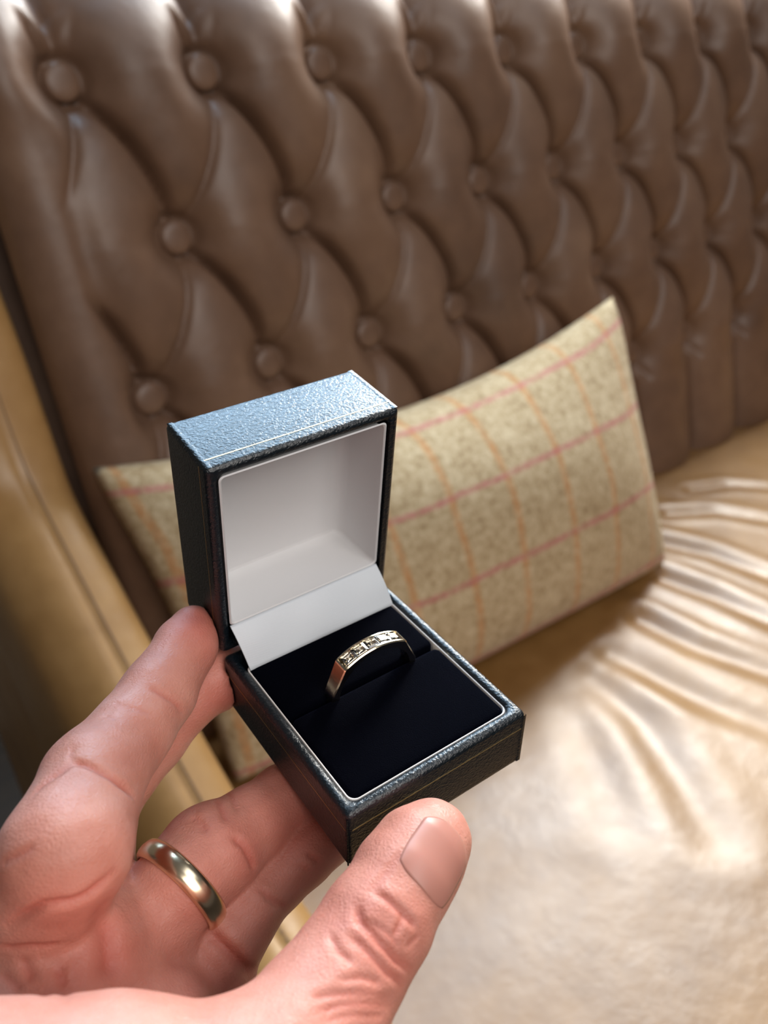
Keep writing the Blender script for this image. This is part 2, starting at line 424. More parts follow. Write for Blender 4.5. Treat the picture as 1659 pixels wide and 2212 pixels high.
# ------------------------------------------------------------------ scatter cushion
def build_cushion():
    BR = np.array([.487, -.262, SEAT_Z + .012]); TR = np.array([.489, -.150, ZOFF - .224])
    TL = np.array([-.072, -.078, ZOFF - .258]); BL = np.array([-.058, -.215, SEAT_Z + .012])
    L, Hh = .545, .318
    nu, nv = 90, 60
    us = np.linspace(0, 1, nu); vs = np.linspace(0, 1, nv)
    Um, Vm = np.meshgrid(us, vs, indexing='ij')
    # edges draw inwards between the corners
    a = 4 * Um * (1 - Um); b = 4 * Vm * (1 - Vm)
    Uc = .5 + (Um - .5) * (1 - .05 * b); Vc = (Vm + .012 * a * (1 - Vm)) * (1 - .135 * a * Vm)
    cr = 1 - .020 * np.abs(2 * Um - 1) ** 9 * np.abs(2 * Vm - 1) ** 7      # blunt corners
    Uc = .5 + (Uc - .5) * cr; Vc = .5 + (Vc - .5) * cr
    def bil(u, v): return ((1 - u) * (1 - v))[..., None] * BL + (u * (1 - v))[..., None] * BR + (u * v)[..., None] * TR + ((1 - u) * v)[..., None] * TL
    mid = bil(Uc, Vc)
    nrm = np.cross(BR - BL, TL - BL); nrm /= np.linalg.norm(nrm)
    if nrm[1] > 0: nrm = -nrm
    th = (np.clip(a, 0, 1) ** .48) * (np.clip(b, 0, 1) ** .48)
    crumple = 1 + .05 * np.sin(7 * Um + 3 * Vm) * np.cos(5 * Vm - 2 * Um)
    front = mid + nrm * (.078 * th * crumple)[..., None]; back = mid - nrm * (.030 * th)[..., None]
    v = np.concatenate([front.reshape(-1, 3), back.reshape(-1, 3)])
    f = grid_faces(nu, nv) + [q[::-1] for q in grid_faces(nu, nv, off=nu * nv)]
    loc = (BL + BR) / 2
    o = mesh_obj('cushion', v, f, M_tweed, None, True, loc)
    me = o.data; uvl = me.uv_layers.new(name='UVMap')
    uvs = np.stack([Um * L, Vm * Hh], -1).reshape(-1, 2); uvs = np.concatenate([uvs, uvs])
    li = np.zeros(len(me.loops), int); me.loops.foreach_get('vertex_index', li)
    uvl.data.foreach_set('uv', uvs[li].ravel())
    bm = bmesh.new(); bm.from_mesh(me); bmesh.ops.remove_doubles(bm, verts=bm.verts, dist=1e-5)
    bmesh.ops.recalc_face_normals(bm, faces=bm.faces); bm.to_mesh(me); bm.free()
    tag(o, 'oatmeal tweed cushion with pink and orange check lines leaning on the sofa back', 'cushion')
build_cushion()

# ------------------------------------------------------------------ the ring box (box millimetres: x right, y back, z up; origin at near top corner)
RB = np.array([[.81770705, -.57560828, .00550282], [-.32375808, -.46779176, -.82240597], [.47595786, .67070558, -.56887445]])
U_, _, V_ = np.linalg.svd(RB); RB = U_ @ V_
TB = np.array([-7.58066395, 62.7146184, 170.748786])
BW, BD, BH, LH, LA = 50.0, 57.32, 17.44, 20.7, -.0975
def from_box(b): return np.asarray(b, float) @ RB.T + TB          # box mm -> camera mm
ring_box = tag(empty('ring_box'), 'open dark navy leatherette ring box held in the fingers', 'ring box')
BASE = np.array([BW / 2, BD / 2, -BH])
mw = Matrix((S @ RB).tolist()).to_4x4(); mw.translation = Vector(to_world(from_box(BASE)).tolist())
ring_box.matrix_world = mw
def bpart(name, v, f, mat, parent=ring_box, smooth=True, bev=0, seg=3):
    o = mesh_obj(name, (np.asarray(v, float) - BASE) / 1000, f, mat, parent, smooth); fix_normals(o)
    if bev: bevel(o, bev / 1000, seg)
    return o
lu = np.array([0, math.sin(LA), math.cos(LA)]); lv = np.array([0, math.cos(LA), -math.sin(LA)]); lh = np.array([0, BD, 0.])
def lid(P):                                  # (x, u up the lid, v depth to the back) -> box mm
    P = np.asarray(P, float); return lh + P[..., :1] * np.array([1, 0, 0]) + P[..., 1:2] * lu + P[..., 2:3] * lv
def rrect(x0, x1, y0, y1, r, n=5):
    pts = []
    for cx, cy, a0 in ((x1 - r, y1 - r, 0), (x0 + r, y1 - r, 90), (x0 + r, y0 + r, 180), (x1 - r, y0 + r, 270)):
        for k in range(n + 1):
            a = math.radians(a0 + 90 * k / n); pts.append((cx + r * math.cos(a), cy + r * math.sin(a)))
    return pts
def tray(W, D, H, wall, rim, inner_depth, n=6, rc=1.1, ri=2.2):
    """open tray: rounded padded rim; rows of loops from the bottom centre round to the inside floor"""
    rows = []
    def loop(ins, z, r): rows.append([(x, y, z) for x, y in rrect(ins, W - ins, ins, D - ins, max(r, .15), n)])
    loop(rc * .8, -H, rc); loop(.35, -H + .15, rc); loop(.08, -H + .6, rc); loop(0, -H + 1.3, rc)
    loop(0, -H * .5, rc); loop(0, -rim, rc)
    for k in range(1, 9):
        a = math.pi / 2 * k / 8; loop(rim * (1 - math.cos(a)), -rim + rim * math.sin(a), rc)
    for k in range(1, 7):
        a = math.pi / 2 * k / 6; r2 = wall - rim; loop(rim + r2 * math.sin(a), -r2 * (1 - math.cos(a)), ri)
    loop(wall, -inner_depth, ri)
    m = len(rows[0]); v = [p for r in rows for p in r]; f = []
    for k in range(len(rows) - 1):
        for a in range(m): f.append((k * m + a, k * m + (a + 1) % m, (k + 1) * m + (a + 1) % m, (k + 1) * m + a))
    f.append(tuple(range(m))[::-1]); f.append(tuple(range((len(rows) - 1) * m, len(rows) * m)))
    return np.array(v), f
tv, tf = tray(BW, BD, BH, 2.9, 1.5, 12)
bpart('base_shell', tv, tf, M_box)
# lid: same build, turned up on the hinge
tv, tf = tray(BW, BD, LH, 2.7, 1.4, 18)
lid_o = bpart('lid_shell', lid(np.stack([tv[:, 0], tv[:, 1], -tv[:, 2]], -1)), tf, M_box)
# leatherette corner wraps: raised flap edges along the lid and base corners
def strip(name, pts, w, h, mat, parent):
    """thin ribbon along pts, given (point, side dir, normal)"""
    v, f = [], []
    for p, s_, n in pts:
        p, s_, n = map(np.array, (p, s_, n))
        v += [p - s_ * w / 2, p - s_ * w / 2 + n * h, p + s_ * w / 2 + n * h, p + s_ * w / 2]
    for k in range(len(pts) - 1):
        for a in range(3): f.append((4 * k + a, 4 * k + a + 1, 4 * k + 5 + a, 4 * k + 4 + a))
    f.append((0, 1, 2, 3)); e = 4 * (len(pts) - 1); f.append((e + 3, e + 2, e + 1, e))
    return bpart(name, v, f, mat, parent, False)
gz = -5.3
strip('gold_line', [((x, -.01, gz), (0, 0, 1), (0, -1, 0)) for x in np.linspace(1.2, BW - .6, 24)], .22, .05, M_goldline, ring_box)
strip('gold_line', [((-.01, y, gz), (0, 0, 1), (-1, 0, 0)) for y in np.linspace(.8, BD - 1, 24)], .14, .04, M_goldline, ring_box)
strip('gold_line', [((BW + .01, y, gz), (0, 0, 1), (1, 0, 0)) for y in np.linspace(.8, BD - 1, 24)], .18, .05, M_goldline, ring_box)
strip('gold_line', [(lid((x, BD + .01, 3.6)), lv, lu) for x in np.linspace(1.0, BW - 1, 24)], .26, .05, M_goldline, ring_box)
strip('gold_line', [(lid((-.01, u, 3.6)), lv, (-1, 0, 0)) for u in np.linspace(1, BD - 1, 24)], .12, .03, M_goldline, ring_box)
strip('gold_line', [(lid((BW + .01, u, 3.6)), lv, (1, 0, 0)) for u in np.linspace(1, BD - 1, 24)], .12, .03, M_goldline, ring_box)
rng = np.random.default_rng(4)
def wrap(pts_fn, n, s_, nn, w0, name='corner_wrap'):
    pts = []
    for k in range(n):
        p = np.array(pts_fn(k / (n - 1))); pts.append((p, s_, nn))
    v, f = [], []
    s_, nn = np.array(s_, float), np.array(nn, float)
    for k, (p, _, _) in enumerate(pts):
        w = w0 + rng.normal(0, .10)
        v += [p - nn * .2, p + nn * .10, p + s_ * w * .7 + nn * .09, p + s_ * w - nn * .03]
    for k in range(n - 1):
        for a in range(3): f.append((4 * k + a, 4 * k + a + 1, 4 * k + 5 + a, 4 * k + 4 + a))
    return bpart(name, v, f, M_box, ring_box, True)
wrap(lambda t: lid((0.35, BD, .6 + t * (LH - 1.0))), 26, (1, 0, 0), lu, 1.5)
wrap(lambda t: lid((BW - .35, BD, .6 + t * (LH - 1.0))), 26, (-1, 0, 0), lu, 1.3)
wrap(lambda t: (BW - .05, 0, -1.0 - t * (BH - 1.4)), 20, (-1, 0, 0), (0, -1, 0), 1.2)
wrap(lambda t: (0, .1, -1.2 - t * (BH - 1.6)), 20, (0, 1, 0), (-1, 0, 0), .5)
# white lining of the lid: a shallow white tray standing a little proud of the leatherette lip
def lining():
    x0, x1, u0, u1 = 2.72, BW - 3.55, 8.9, BD - 2.75
    wv, ff = [], []
    rows = []
    for ins, d in ((0, .15), (.32, -.05), (.62, .20), (1.0, 3.0), (1.5, 12.8), (2.0, 15.0), (3.2, 16.2), (5.0, 16.5)):
        rows.append(lid(np.array([(x, y, d) for x, y in rrect(x0 + ins, x1 - ins, u0 + (ins if d < 3 else ins * .4), u1 - ins, 1.2, 4)])))
    m = len(rows[0]); v = np.concatenate(rows)
    for k in range(len(rows) - 1):
        for a in range(m): ff.append((k * m + a, k * m + (a + 1) % m, (k + 1) * m + (a + 1) % m, (k + 1) * m + a))
    ff.append(tuple(range((len(rows) - 1) * m, len(rows) * m)))
    o = bpart('lid_lining', v, ff, M_lining, ring_box, True)
    o.data.polygons[len(o.data.polygons) - 1].use_smooth = False
    e = o.modifiers.new('split', 'EDGE_SPLIT'); e.split_angle = math.radians(40)
    return o
lining()
# thin board behind the right edge of the lid opening (the stepped lip seen beside the lining)
strip('lid_lip', [(lid((BW - 2.35, u, .05)), (1, 0, 0), -lv) for u in np.linspace(4, BD - 3, 8)], .9, .35, M_box, ring_box)
# satin flap bridging the hinge, slightly bowed
def flap():
    n, m = 30, 14; v = []
    for a in range(n):
        for b in range(m):
            t = b / (m - 1)
            xl = 2.75 + t * .95; xr = BW - 3.75 + t * .75
            x = xl + (xr - xl) * a / (n - 1)
            p0 = lid((x, 9.0, .1)); p1 = np.array([x, 49.3, -1.0])
            p = p0 * (1 - t) + p1 * t
            bow = math.sin(math.pi * t) * (.55 + .15 * math.sin(a * .5))
            p = p + np.array([0, -.55, .75]) * bow
            v.append(p)
    # back side for thickness
    v = np.array(v); w = v + np.array([0, .25, -.25])
    f = grid_faces(n, m) + [q[::-1] for q in grid_faces(n, m, off=n * m)]
    for a in range(n - 1):
        f.append((a * m, n * m + a * m, n * m + (a + 1) * m, (a + 1) * m)); f.append(((a + 1) * m - 1, (a + 2) * m - 1, n * m + (a + 2) * m - 1, n * m + (a + 1) * m - 1))
    bpart('hinge_flap', np.concatenate([v, w]), f, M_satin)
flap()
# velvet pads: front and rear half with the ring slot between
def pad(name, y0, y1, front):
    rows = []
    x0, x1 = 3.75, BW - 3.25
    for ins, z in ((.0, -9), (0, -2.0), (.15, -1.45), (.5, -1.1), (1.1, -.95), (3, -.9)):
        rows.append([(x, y, z) for x, y in rrect(x0 + ins, x1 - ins, y0 + ins, y1 - ins, 1.4, 4)])
    m = len(rows[0]); v = [p for r in rows for p in r]; f = []
    for k in range(len(rows) - 1):
        for a in range(m): f.append((k * m + a, k * m + (a + 1) % m, (k + 1) * m + (a + 1) % m, (k + 1) * m + a))
    f.append(tuple(range((len(rows) - 1) * m, len(rows) * m))); f.append(tuple(range(m))[::-1])
    bpart(name, v, f, M_velvet)
pad('velvet_pad', 3.75, 29.9, True); pad('velvet_pad', 31.2, BD - 6.2, False)
# pale card edge round the velvet
def card():
    rows = []
    for ins, z in ((3.05, -8), (3.05, -1.15), (3.12, -.98), (3.36, -.98), (3.46, -1.15), (3.46, -8)):
        rows.append([(x, y, z) for x, y in rrect(ins, BW - ins + .35, ins, BD - 6.0 - ins + 3, 2.0, 6)])
    m = len(rows[0]); v = [p for r in rows for p in r]; f = []
    for k in range(len(rows) - 1):
        for a in range(m): f.append((k * m + a, k * m + (a + 1) % m, (k + 1) * m + (a + 1) % m, (k + 1) * m + a))
    bpart('card_edge', v, f, M_card)
card()

# ------------------------------------------------------------------ the diamond ring standing in the slot
RY = 30.6
dring = tag(empty('stone_ring'), 'gold ring with a row of channel-set clear stones standing in the box slot', 'ring')
RBASE = np.array([27.0, RY, -13.5])
mw2 = Matrix((S @ RB).tolist()).to_4x4(); mw2.translation = Vector(to_world(from_box(RBASE)).tolist()); dring.matrix_world = mw2
def rpart(name, v, f, mat, parent=dring, smooth=True):
    o = mesh_obj(name, (np.asarray(v, float) - RBASE) / 1000, f, mat, parent, smooth); fix_normals(o); return o
RC = np.array([27.0, -1.2])
def outer(a):
    """outer radius of the shank in its own plane; a = angle from straight up: arched crown, shoulders, slanting sides, round below"""
    d = abs((a + math.pi) % (2 * math.pi) - math.pi)
    sx, sz, ex, ez, apex, R = 8.8, 9.3, 12.3, 1.6, 11.8, 16.7
    if d < math.atan2(sx, sz):
        cz = apex - R; ca = math.cos(d); return ca * cz + math.sqrt((ca * cz) ** 2 - (cz * cz - R * R))
    if d < math.atan2(ex, ez):
        dx, dz = ex - sx, ez - sz; den = math.sin(d) * dz - math.cos(d) * dx
        return (sx * dz - sz * dx) / den
    return math.hypot(ex, ez)
def halfw(a):
    d = abs((a + math.pi) % (2 * math.pi) - math.pi)
    return 2.25 - .75 * min(max((d - .7) / 1.6, 0), 1)
SIG = .735                                  # half angle of the stone channel
def shank():
    n = 180; v = []; f = []; m = 10
    for k in range(n):
        a = 2 * math.pi * k / n; ro = outer(a); w = halfw(a); d = abs((a + math.pi) % (2 * math.pi) - math.pi)
        ri = 10.1
        ch = d < SIG - .03
        wc = 1.6; dep = 1.0 if ch else .0
        crown = .0
        loop = [(-w, ri + .25), (-w, ro - .28), (-w + .28, ro), (-wc, ro), (-wc, ro - dep), (wc, ro - dep), (wc, ro), (w - .28, ro), (w, ro - .28), (w, ri + .25)]
        for (yy, r) in loop: v.append((RC[0] + r * math.sin(a), RY + yy, RC[1] + r * math.cos(a)))
    for k in range(n):
        k2 = (k + 1) % n
        for b in range(m): f.append((k * m + b, k2 * m + b, k2 * m + (b + 1) % m, k * m + (b + 1) % m))
    o = rpart('band', v, f, M_gold); e = o.modifiers.new('split', 'EDGE_SPLIT'); e.split_angle = math.radians(35)
shank()
def stone(a, w, l):
    """square-cut stone: table, crown, girdle, pavilion"""
    r = outer(a) - .02
    c = np.array([RC[0] + r * math.sin(a), RY, RC[1] + r * math.cos(a)])
    # normal of the arch surface
    e = .02; p1 = np.array([math.sin(a + e) * outer(a + e), 0, math.cos(a + e) * outer(a + e)]); p0 = np.array([math.sin(a - e) * outer(a - e), 0, math.cos(a - e) * outer(a - e)])
    tx = p1 - p0; tx /= np.linalg.norm(tx); ty = np.array([0, 1, 0.]); nz = np.cross(tx, ty); nz *= np.sign(nz[2])
    def sq(s, z): return [c + tx * s * l * x + ty * s * w * y + nz * z for x, y in ((-1, -1), (1, -1), (1, 1), (-1, 1))]
    v = sq(.58, .12) + sq(1, -.22) + sq(1, -.32) + sq(.5, -.72) + [c + nz * -.98]
    mids = [c + tx * l * x + ty * w * y + nz * -.27 for x, y in ((0, -1), (1, 0), (0, 1), (-1, 0))]
    f = [(0, 1, 2, 3)]
    for lo in (0, 4, 8):
        for k in range(4): f.append((lo + k, lo + (k + 1) % 4, lo + 4 + (k + 1) % 4, lo + 4 + k))
    for k in range(4): f.append((12 + k, 12 + (k + 1) % 4, 16))
    return rpart('stone', v, f, M_gem, smooth=False)
NST = 5
for k in range(NST):
    stone(-SIG + .05 + (2 * SIG - .10) * (k + .5) / NST, 1.52, 1.66)

# ------------------------------------------------------------------ the hand
FING = {
 'index': [(10, 2130, 176, 12.6), (142, 1838, 156, 11.8), (203, 1680, 170, 10.2), (281, 1585, 182, 8.8), (340, 1500, 192, 8.5), (400, 1400, 203, 7.4), (418, 1364, 207.5, 6.5)],
 'middle': [(165, 2050, 166, 12.0), (178, 1890, 182, 10.6), (213, 1722, 203, 10.0), (320, 1590, 209, 9.4), (402, 1498, 213, 8.9), (470, 1462, 218, 8.4), (530, 1440, 222, 7.2)],
 'ring': [(265, 2065, 180, 12.2), (347, 1968, 181, 10.5), (398, 1902, 183, 10.2), (455, 1848, 190, 11.4), (545, 1787, 199, 9.4), (620, 1735, 207, 9.5), (690, 1690, 214, 8.8), (760, 1645, 222, 7.4)],
 'little': [(405, 2135, 187, 12.4), (484, 2020, 187, 9.5), (526, 1957, 191, 8.9), (583, 1900, 197, 8.2), (645, 1848, 201, 7.9), (702, 1803, 205, 7.4), (770, 1762, 210, 6.6)],
 'thumb': [(560, 2365, 134, 13.5), (692, 2188, 146, 11.6), (812, 1998, 158, 10.4), (870, 1898, 165, 9.9), (905, 1845, 169.5, 9.5), (932, 1815, 173, 8.3)],
}
WR = np.array([-90., 142., 120.])
mcp = {k: K(*v[0][:3]) for k, v in FING.items()}
PALM = [(mcp['index'], 13.0, WR + [6, -14, -4], 14.5), (mcp['middle'], 13.0, WR + [2, -10, 4], 15), (mcp['ring'], 13.0, WR + [6, -6, 12], 15), (mcp['little'], 12.8, WR + [14, 0, 18], 15),
        (mcp['index'] + [0, 0, 4], 10, mcp['little'], 12), (K(120, 2290, 152), 12, K(330, 2250, 166), 12), (K(90, 2090, 168), 11.5, K(200, 2080, 172), 11.5),
        (WR, 19, WR + [-60, 92, -70], 23), (WR + [10, 4, 6], 18, WR + [-50, 96, -64], 23)]
THENAR = [(K(560, 2365, 134), 13.5, K(220, 2392, 128), 14.2), (K(220, 2392, 128), 14.2, K(-60, 2460, 122), 16.5), (K(-60, 2460, 122), 16.5, WR + [4, -18, -4], 17), (K(240, 2420, 138), 14, WR + [10, -20, 2], 16)]
def smin(a, b, k):
    h = np.clip(k - np.abs(a - b), 0, None) / k
    return np.minimum(a, b) - h * h * k * .25
def cone(P, a, ra, b, rb):
    a = np.asarray(a, np.float32); ba = np.asarray(b, np.float32) - a; q = P - a
    t = np.clip(q @ (ba / (ba @ ba)), 0, 1); q -= t[:, None] * ba
    return np.sqrt(np.einsum('ij,ij->i', q, q)) - (ra + (rb - ra) * t)
def sdf_box(P):
    """union of the closed volumes of base and lid (box mm signed distance)"""
    B = (P - TB) @ RB
    def bx(Q, lo, hi):
        c = (np.array(lo) + hi) / 2; h = (np.array(hi) - lo) / 2; q = np.abs(Q - c) - h
        return np.linalg.norm(np.maximum(q, 0), axis=1) + np.minimum(q.max(1), 0)
    d1 = bx(B, (0, 0, -BH), (BW, BD, 0.))
    R = B - lh; L = np.stack([B[:, 0], R @ lu, R @ lv], -1)
    return np.minimum(d1, bx(L, (0, 0, 0), (BW, BD, LH)))
TN_AX = K(932, 1815, 173) - K(812, 1998, 158); TN_AX /= np.linalg.norm(TN_AX)
TN_N = np.array([.62, -.34, -.70]); TN_N -= TN_AX * (TN_N @ TN_AX); TN_N /= np.linalg.norm(TN_N)
TN_S = np.cross(TN_AX, TN_N)
NC = K(882, 1857, 167)
def hand_sdf(P):
    P = np.asarray(P, np.float32)
    palm = None
    for a, ra, b, rb in PALM:
        d = cone(P, np.array(a), ra, np.array(b), rb); palm = d if palm is None else smin(palm, d, 9)
    th = None
    for a, ra, b, rb in THENAR:
        d = cone(P, np.array(a), ra, np.array(b), rb); th = d if th is None else smin(th, d, 7)
    out = smin(palm, th, 5)
    for name, ch in FING.items():
        F = None
        for k in range(len(ch) - 1):
            a, b = ch[k], ch[k + 1]
            d = cone(P, K(*a[:3]), a[3], K(*b[:3]), b[3]); F = d if F is None else smin(F, d, 2.0)
        if name == 'thumb':
            out = np.minimum(out, smin(th, F, 5))
        else:
            out = np.minimum(out, smin(palm, F, {'index': 2.2, 'middle': 3.0, 'ring': 4.0, 'little': 4.0}[name]))
    return np.maximum(out, -(sdf_box(P) - .12))
def surface_nets(fn, lo, hi, h, blk=8):
    nb = np.ceil((hi - lo) / (h * blk)).astype(int); n = nb * blk
    bc = np.stack(np.meshgrid(*[np.arange(k) for k in nb], indexing='ij'), -1).reshape(-1, 3)
    dc = fn(lo + (bc + .5) * h * blk)
    D = np.repeat(np.repeat(np.repeat(np.sign(dc).reshape(nb).astype(np.float32) * 9, blk, 0), blk, 1), blk, 2)
    act = bc[np.abs(dc) < h * blk * 1.15]
    sub = np.stack(np.meshgrid(*[np.arange(blk)] * 3, indexing='ij'), -1).reshape(-1, 3)
    for c0 in range(0, len(act), 1500):
        idx = (act[c0:c0 + 1500, None, :] * blk + sub[None]).reshape(-1, 3)
        D[idx[:, 0], idx[:, 1], idx[:, 2]] = fn(lo + (idx + .5) * h)
    ins = D < 0
    cnt = np.zeros(tuple(n - 1), np.int8)
    corners = [(a, b, c) for a in (0, 1) for b in (0, 1) for c in (0, 1)]
    sl = lambda a, m: slice(a, m - 1 + a)
    for a, b, c in corners: cnt += ins[sl(a, n[0]), sl(b, n[1]), sl(c, n[2])]
    cells = np.argwhere((cnt > 0) & (cnt < 8))
    V = np.zeros((len(cells), 3)); W = np.zeros(len(cells))
    for ca in corners:
        for ax in range(3):
            if ca[ax]: continue
            cb = list(ca); cb[ax] = 1
            da = D[tuple((cells + ca).T)]; db = D[tuple((cells + cb).T)]
            m = (da < 0) != (db < 0); t = da[m] / (da[m] - db[m])
            p = np.repeat(np.array([ca], float), m.sum(), 0); p[:, ax] += t
            V[m] += p; W[m] += 1
    V = lo + (cells + V / W[:, None] + .5) * h
    imap = np.full(tuple(n - 1), -1, np.int32); imap[tuple(cells.T)] = np.arange(len(cells))
    quads = []
    for ax in range(3):
        o1, o2 = [k for k in range(3) if k != ax]
        A = np.take(ins, range(n[ax] - 1), ax); B = np.take(ins, range(1, n[ax]), ax)
        e = np.argwhere(A != B)
        e = e[(e[:, o1] > 0) & (e[:, o2] > 0) & (e[:, o1] < n[o1] - 1) & (e[:, o2] < n[o2] - 1)]
        d1 = np.zeros(3, int); d1[o1] = 1; d2 = np.zeros(3, int); d2[o2] = 1
        q = np.stack([imap[tuple((e - s).T)] for s in (0 * d1, d1, d1 + d2, d2)], -1)
        inside = ins[tuple(e.T)]
        flip = inside if ax != 1 else ~inside
        q[flip] = q[flip][:, ::-1]
        quads.append(q)
    Q = np.concatenate(quads); return V, Q[(Q >= 0).all(1)]

def march(pts, z0=100., z1=245.):
    """first points of the hand seen along lines of sight (nan where none)"""
    pts = np.asarray(pts, float); d = np.stack([(pts[:, 0] - CX) / F_PX, (pts[:, 1] - CY) / F_PX, np.ones(len(pts))], -1); z = np.full(len(pts), z0)
    for _ in range(90):
        s_ = hand_sdf(d * z[:, None]); z = np.where(np.abs(s_) < .02, z, z + np.maximum(s_ * .75, -.3))
        z = np.minimum(z, z1 + 5)
    P = d * z[:, None]; P[z > z1] = np.nan; return P
CREASES = [  # (outline points, width mm, depth mm)
 ([(155, 1645), (180, 1650), (225, 1671), (258, 1693), (290, 1722)], .75, .75), ([(160, 1612), (153, 1628), (155, 1645)], .6, .2),
 ([(160, 1648), (120, 1672), (62, 1724)], 1.0, .35), ([(140, 1665), (108, 1685)], .6, .3),
 ([(321, 1486), (357, 1504), (394, 1536)], .8, .45), ([(240, 1520), (285, 1530), (330, 1545)], .7, .22), ([(225, 1545), (250, 1555)], .5, .2),
 ([(15, 2000), (60, 1974), (95, 1955), (125, 1951), (155, 1948), (184, 1936), (214, 1912), (245, 1885)], 1.0, .9), ([(0, 1867), (45, 1845), (75, 1828)], .8, .35),
 ([(0, 2046), (64, 2047), (129, 2038)], .9, .7), ([(222, 1950), (232, 2015), (237, 2080), (234, 2150)], 2.2, 1.1),
 ([(45, 2070), (66, 2105), (100, 2150)], .9, .5), ([(125, 2085), (135, 2120), (142, 2155)], .9, .45), ([(0, 2100), (40, 2130), (85, 2165)], .8, .4),
 ([(500, 1808), (526, 1828), (541, 1855), (549, 1880)], .9, .7), ([(412, 1764), (432, 1776), (446, 1800)], .9, .35), ([(464, 1728), (478, 1746), (488, 1775)], .8, .5), ([(490, 1714), (503, 1730), (512, 1752)], .6, .3),
 ([(560, 1922), (591, 1945), (618, 1962)], .8, .45), ([(570, 1940), (600, 1962)], .5, .25), ([(664, 1845), (690, 1862)], .7, .45), ([(645, 1870), (668, 1885)], .5, .2),
 ([(448, 2010), (484, 2046), (520, 2082), (548, 2108)], 1.3, 1.3),
 ([(808, 1925), (846, 1950), (877, 1978), (900, 2004)], .8, .60), ([(770, 1955), (778, 1990), (822, 2038), (857, 2074), (892, 2098)], .9, .70),
 ([(712, 2018), (730, 2054), (760, 2083)], .7, .40), ([(756, 2020), (798, 2058), (838, 2101), (872, 2126)], .8, .55),
 ([(672, 2157), (715, 2148), (758, 2145), (845, 2155)], .8, .45), ([(686, 2185), (735, 2172), (778, 2168), (842, 2174)], .8, .45),
 ([(700, 2205), (760, 2192), (830, 2195)], .7, .35), ([(730, 2120), (780, 2112), (825, 2125)], .7, .35), ([(872, 1978), (862, 2000), (850, 2022)], .6, .35),
 ([(869, 1838), (838, 1879), (800, 1925)], .9, .25), ([(800, 1990), (830, 2010), (862, 2045)], .6, .3), ([(905, 2020), (880, 2045)], .5, .25),
]
FLUSH = [((425, 1340), 9, .75), ((455, 1400), 7, .45), ((490, 1500), 11, .55), ((640, 1780), 12, .55), ((540, 1850), 8, .5), ((260, 2060), 12, .35), ((180, 1980), 10, .25), ((300, 1760), 10, .2), ((840, 2020), 14, .25), ((480, 1930), 10, .35), ((420, 2150), 16, .25)]
